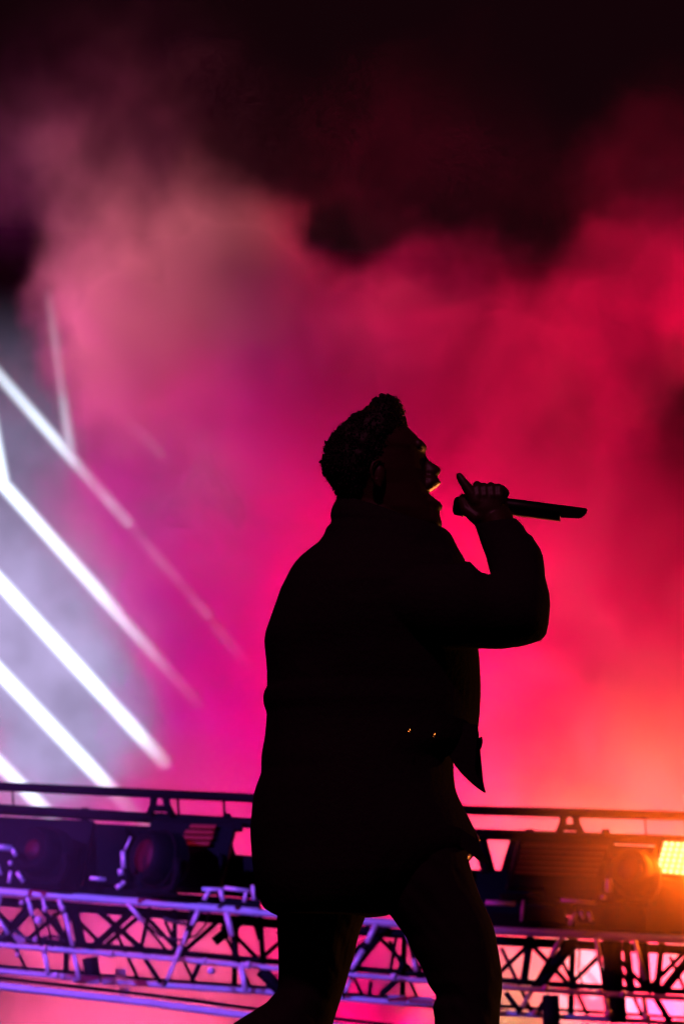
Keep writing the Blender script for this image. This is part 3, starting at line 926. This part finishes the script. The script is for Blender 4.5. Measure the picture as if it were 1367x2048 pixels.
S = [(770, 1130, 770, 1270, .085, -.13), (840, 1128, 840, 1290, .088, -.15), (900, 1128, 900, 1296, .088, -.17), (938, 1123, 950, 1297, .086, -.18), (950, 1136, 978, 1298, .084, -.18), (958, 1143.5, 1004, 1298, .082, -.18),
     (975, 1149, 1039, 1293.5, .080, -.18), (979, 1150, 1062, 1287.5, .078, -.18), (979, 1150, 1080, 1281.5, .077, -.18), (979, 1150, 1091, 1270, .076, -.18), (979, 1149, 1096.5, 1246, .075, -.175), (979, 1148, 1099.5, 1212, .073, -.165), (979, 1147, 1098, 1189, .070, -.155),
     (979, 1146, 1093, 1170, .067, -.14), (978, 1142, 1089.5, 1154, .064, -.13), (973, 1122, 1088, 1133, .060, -.11), (969, 1108, 1085.5, 1114, .057, -.10), (965, 1098, 1080, 1098, .054, -.09), (962, 1090, 1068, 1081, .052, -.08), (960, 1085, 1063.5, 1072, .051, -.075),
     (957, 1074, 1054, 1067, .049, -.065), (953, 1063, 1046, 1053, .046, -.055), (950, 1054, 1037, 1043, .042, -.05), (949, 1050, 1032, 1038, .036, -.045)]
loft(bm, S, 32)
# far sleeve
tube(bm, [P(740, 1160, .15), P(725, 1240, .21), P(725, 1400, .22), P(760, 1540, .19), P(775, 1580, .18)], [.085, .085, .075, .065, .06], 16)
coat_me = fuse(bm, 'coat', 0.0036, 2, 0.4)
# folds in the cloth, pushed only inwards so that the outline stays
from mathutils import noise as mnoise
co = [0.0] * (len(coat_me.vertices) * 3)
coat_me.vertices.foreach_get('co', co)
nrm = [0.0] * len(co)
coat_me.vertices.foreach_get('normal', nrm)
for i in range(0, len(co), 3):
    x, y, z = co[i:i + 3]
    f = mnoise.noise(Vector((x * 7 + z * 2.0, y * 7, z * 4.0))) * 0.6 + mnoise.noise(Vector((x * 18, y * 18 + 3, z * 10 - x * 6))) * 0.4
    d = -max(0.0, f) * 0.016 * min(1.0, abs(nrm[i + 1]) * 1.4)
    co[i] += nrm[i] * d
    co[i + 1] += nrm[i + 1] * d
    co[i + 2] += nrm[i + 2] * d
coat_me.vertices.foreach_set('co', co)
coat = obj('coat', coat_me, M['coat'], person)


def panel(name, pts, thick, Y, material, parent, bend=0.0):
    """a thick cloth panel with the given outline"""
    bm = bmesh.new()
    n = len(pts)
    f = [P(x, y, Y - thick / 2 + bend * math.sin(i * 2.1)) for i, (x, y) in enumerate(pts)]
    b = [P(x, y, Y + thick / 2 + bend * math.sin(i * 2.1)) for i, (x, y) in enumerate(pts)]
    slab(bm, f, b)
    bmesh.ops.triangulate(bm, faces=[q for q in bm.faces if len(q.verts) > 4])
    return obj(name, bm_mesh(name, bm), material, parent)


# loose front flap blown outwards, and the pointed coat corner lower down
panel('front_flap', [(900, 1440), (955, 1450), (953, 1472), (953, 1503), (953.5, 1508), (951, 1524), (949, 1536), (952.5, 1549), (957, 1559.5), (959, 1565), (964, 1573), (970.6, 1582), (970.8, 1585), (968, 1586.3), (961, 1581.5), (952, 1575.3), (936, 1561.6), (920.6, 1546),
                     (911, 1533.5), (905.3, 1525), (890, 1500)], .022, -.10, M['coat'], coat)
panel('coat_corner', [(925, 1660), (955, 1680), (958, 1691), (966, 1706), (978, 1725), (977, 1728.5), (968, 1726), (955, 1720), (940, 1708), (915, 1690)], .02, -.12, M['coat'], coat)
# buttons
for x, y, Y, r_, ax in [(816.7, 1460, -.215, 5.2, (0.75, -0.35, -0.2)), (866, 1469, -.19, 6.0, (0.85, -0.3, -0.15)), (935, 1713, -.185, 7.0, (0.75, -0.35, -0.2)), (955.5, 1487, -.10, 15, (1, 0.15, -0.12)), (952, 1676, -.10, 10, (0.9, 0.1, 0.3))]:
    bm = bmesh.new()
    rr = r_ * 10 / FPX
    axv = Vector(ax).normalized()
    lathe(bm, P(x, y, Y), axv, [(0, rr * .8), (rr * .15, rr), (rr * .35, rr * .95), (rr * .42, rr * .7), (rr * .30, rr * .5), (rr * .26, .0002)] if r_ < 12 else [(0, rr * .7), (rr * .15, rr), (rr * .32, rr), (rr * .48, rr * .6), (rr * .5, .0002)], 18)
    obj('button', bm_mesh('button', bm, True), M['brass'] if r_ < 12 else M['plastic'], coat)

# trousers
bm = bmesh.new()
loft(bm, rows_h([(1600, 570, 900, .15), (1680, 565, 925, .155), (1740, 565, 935, .155), (1790, 570, 930, .15), (1815, 590, 880, .13)]), 32)
loft(bm, rows_h([(1740, 560, 770, .10, .06), (1800, 555, 752, .10, .06), (1822, 554, 735, .098, .06), (1838, 554, 729, .096, .06), (1857, 554.5, 721.5, .093, .06), (1876, 555, 716, .09, .06), (1910, 556, 708, .086, .06), (1940, 556.5, 699.5, .083, .06), (1965, 556, 692, .082, .06),
                 (1980, 555, 687.5, .082, .06), (1988, 548, 684.5, .083, .06), (1996, 540, 682, .084, .06), (2004, 534, 679.5, .085, .06), (2013, 519, 676.5, .086, .06), (2022, 506, 673.5, .087, .06), (2034, 486, 670, .088, .06), (2047, 466, 666, .09, .06),
                 (2080, 446, 655, .09, .06), (2150, 435, 628, .085, .06), (2260, 425, 590, .08, .06), (2380, 412, 565, .075, .06), (2440, 408, 560, .075, .06)]), 32)
loft(bm, rows_h([(1690, 750, 930, .10, -.07), (1722, 752, 937, .10, -.07), (1745, 754, 943, .10, -.07), (1764, 756, 949, .10, -.07), (1798, 759, 961.5, .098, -.07), (1812, 767, 968, .097, -.07), (1826, 776, 975, .096, -.07), (1840, 787, 981, .095, -.07), (1852, 795, 986, .094, -.07), (1862, 803, 988.5, .092, -.07),
                 (1872, 810, 991, .09, -.07), (1886, 816, 993, .088, -.07), (1901, 822, 996, .086, -.07), (1922, 835, 999.5, .083, -.07), (1945, 848, 1003, .08, -.07), (1958, 852, 1003.8, .08, -.07), (1968, 855, 1003.8, .08, -.07), (1980, 863, 1003.5, .078, -.07),
                 (1988, 869.5, 1002.8, .078, -.07), (1994, 872, 1002, .077, -.07), (2002, 869.5, 1001, .077, -.07), (2010, 865.5, 1000.2, .077, -.07), (2017, 864.5, 999.5, .077, -.07), (2037, 868, 998.3, .076, -.07), (2050, 868, 998, .076, -.07), (2150, 862, 990, .074, -.07), (2300, 856, 980, .072, -.07), (2440, 852, 975, .072, -.07)]), 32)
tr_me = fuse(bm, 'trousers', 0.004, 2, 0.4)
co = [0.0] * (len(tr_me.vertices) * 3)
tr_me.vertices.foreach_get('co', co)
nrm = [0.0] * len(co)
tr_me.vertices.foreach_get('normal', nrm)
for i in range(0, len(co), 3):
    x, y, z = co[i:i + 3]
    f = mnoise.noise(Vector((x * 10 + z * 6, y * 9, z * 9))) * 0.6 + mnoise.noise(Vector((x * 30 + z * 22, y * 26 + 3, z * 14))) * 0.4
    d = -max(0.0, f) * 0.014 * min(1.0, abs(nrm[i + 1]) * 1.4)
    co[i] += nrm[i] * d
    co[i + 1] += nrm[i + 1] * d
    co[i + 2] += nrm[i + 2] * d
tr_me.vertices.foreach_set('co', co)
obj('trousers', tr_me, M['trouser'], person)

# shoes on the stage floor
for x, y, dz in ((P(490, 2480, .08).x, .07, 0), (P(915, 2480, -.08).x, -.08, 0)):
    bm = bmesh.new()
    prev = None
    for z, x0, x1, hw in [(0.0, -.09, .20, .045), (.025, -.095, .205, .05), (.05, -.09, .18, .047), (.075, -.085, .09, .042), (.12, -.08, .055, .042), (.17, -.078, .05, .045)]:
        pts = []
        for k in range(24):
            t = 2 * math.pi * k / 24
            pts.append(Vector((x + (x0 + x1) / 2 + (x1 - x0) / 2 * math.cos(t), y + hw * math.sin(t), z + 0.002)))
        rg = ring(bm, pts)
        if prev:
            bridge(bm, prev, rg)
        else:
            bm.faces.new(rg[::-1])
        prev = rg
    bm.faces.new(prev)
    obj('shoe', bm_mesh('shoe', bm, True), M['shoe'], person)

# ------------------------------------------------------------------ microphone in the hand
MY = -0.012
mic = empty('microphone', P(1020, 1012, MY))
tag(mic, 'black handheld microphone gripped by the singer in front of the mouth', 'microphone')
a, b = P(935, 1001.5, MY), P(1120, 1025.5, MY)
axm = (b - a).normalized()
Lm = (b - a).length
bm = bmesh.new()
lathe(bm, a, axm, [(0, .020), (.01, .0195), (.03, .0172), (Lm * .5, .0170), (Lm - .002, .0168), (Lm, .0158)], 28)
obj('handle', bm_mesh('handle', bm, True), M['micbody'], mic)
bm = bmesh.new()
# tail cap, cut off at a slant
pts0 = [(1118, 1009), (1174, 1016.6), (1173.6, 1023.5), (1169, 1030), (1160, 1037.2), (1140, 1036.4), (1118, 1035.6)]
slab(bm, [P(x, y, MY - .010) for x, y in pts0], [P(x, y, MY + .010) for x, y in pts0])
bmesh.ops.bevel(bm, geom=list(bm.edges), offset=.0022, segments=2, affect='EDGES')
obj('tail_cap', bm_mesh('tail_cap', bm), M['micbody'], mic)
bm = bmesh.new()
gc = P(922.5, 1013, MY)
lathe(bm, gc - axm * .0185, axm, [(0, .010), (.002, .0165), (.005, .0195), (.012, .0208), (.02, .0208), (.03, .0205), (.035, .019)], 28)
g = obj('grille', bm_mesh('grille', bm, True), M['black'], mic)
bm = bmesh.new()
lathe(bm, gc + axm * .001, axm, [(0, .0208), (.001, .0219), (.005, .0219), (.006, .0208)], 28)
obj('grille_band', bm_mesh('grille_band', bm, True), M['micbody'], g)
# bright trim strip added as the orange reflection under the handle
bm = bmesh.new()
fr = [P(1024, 1027, MY - .006), P(1120, 1039.5, MY - .006), P(1120, 1042, MY - .006), P(1024, 1029.5, MY - .006)]
slab(bm, fr, [q + Vector((0, .012, 0)) for q in fr])
obj('glint_strip', bm_mesh('glint_strip', bm), M['glint'], mic)
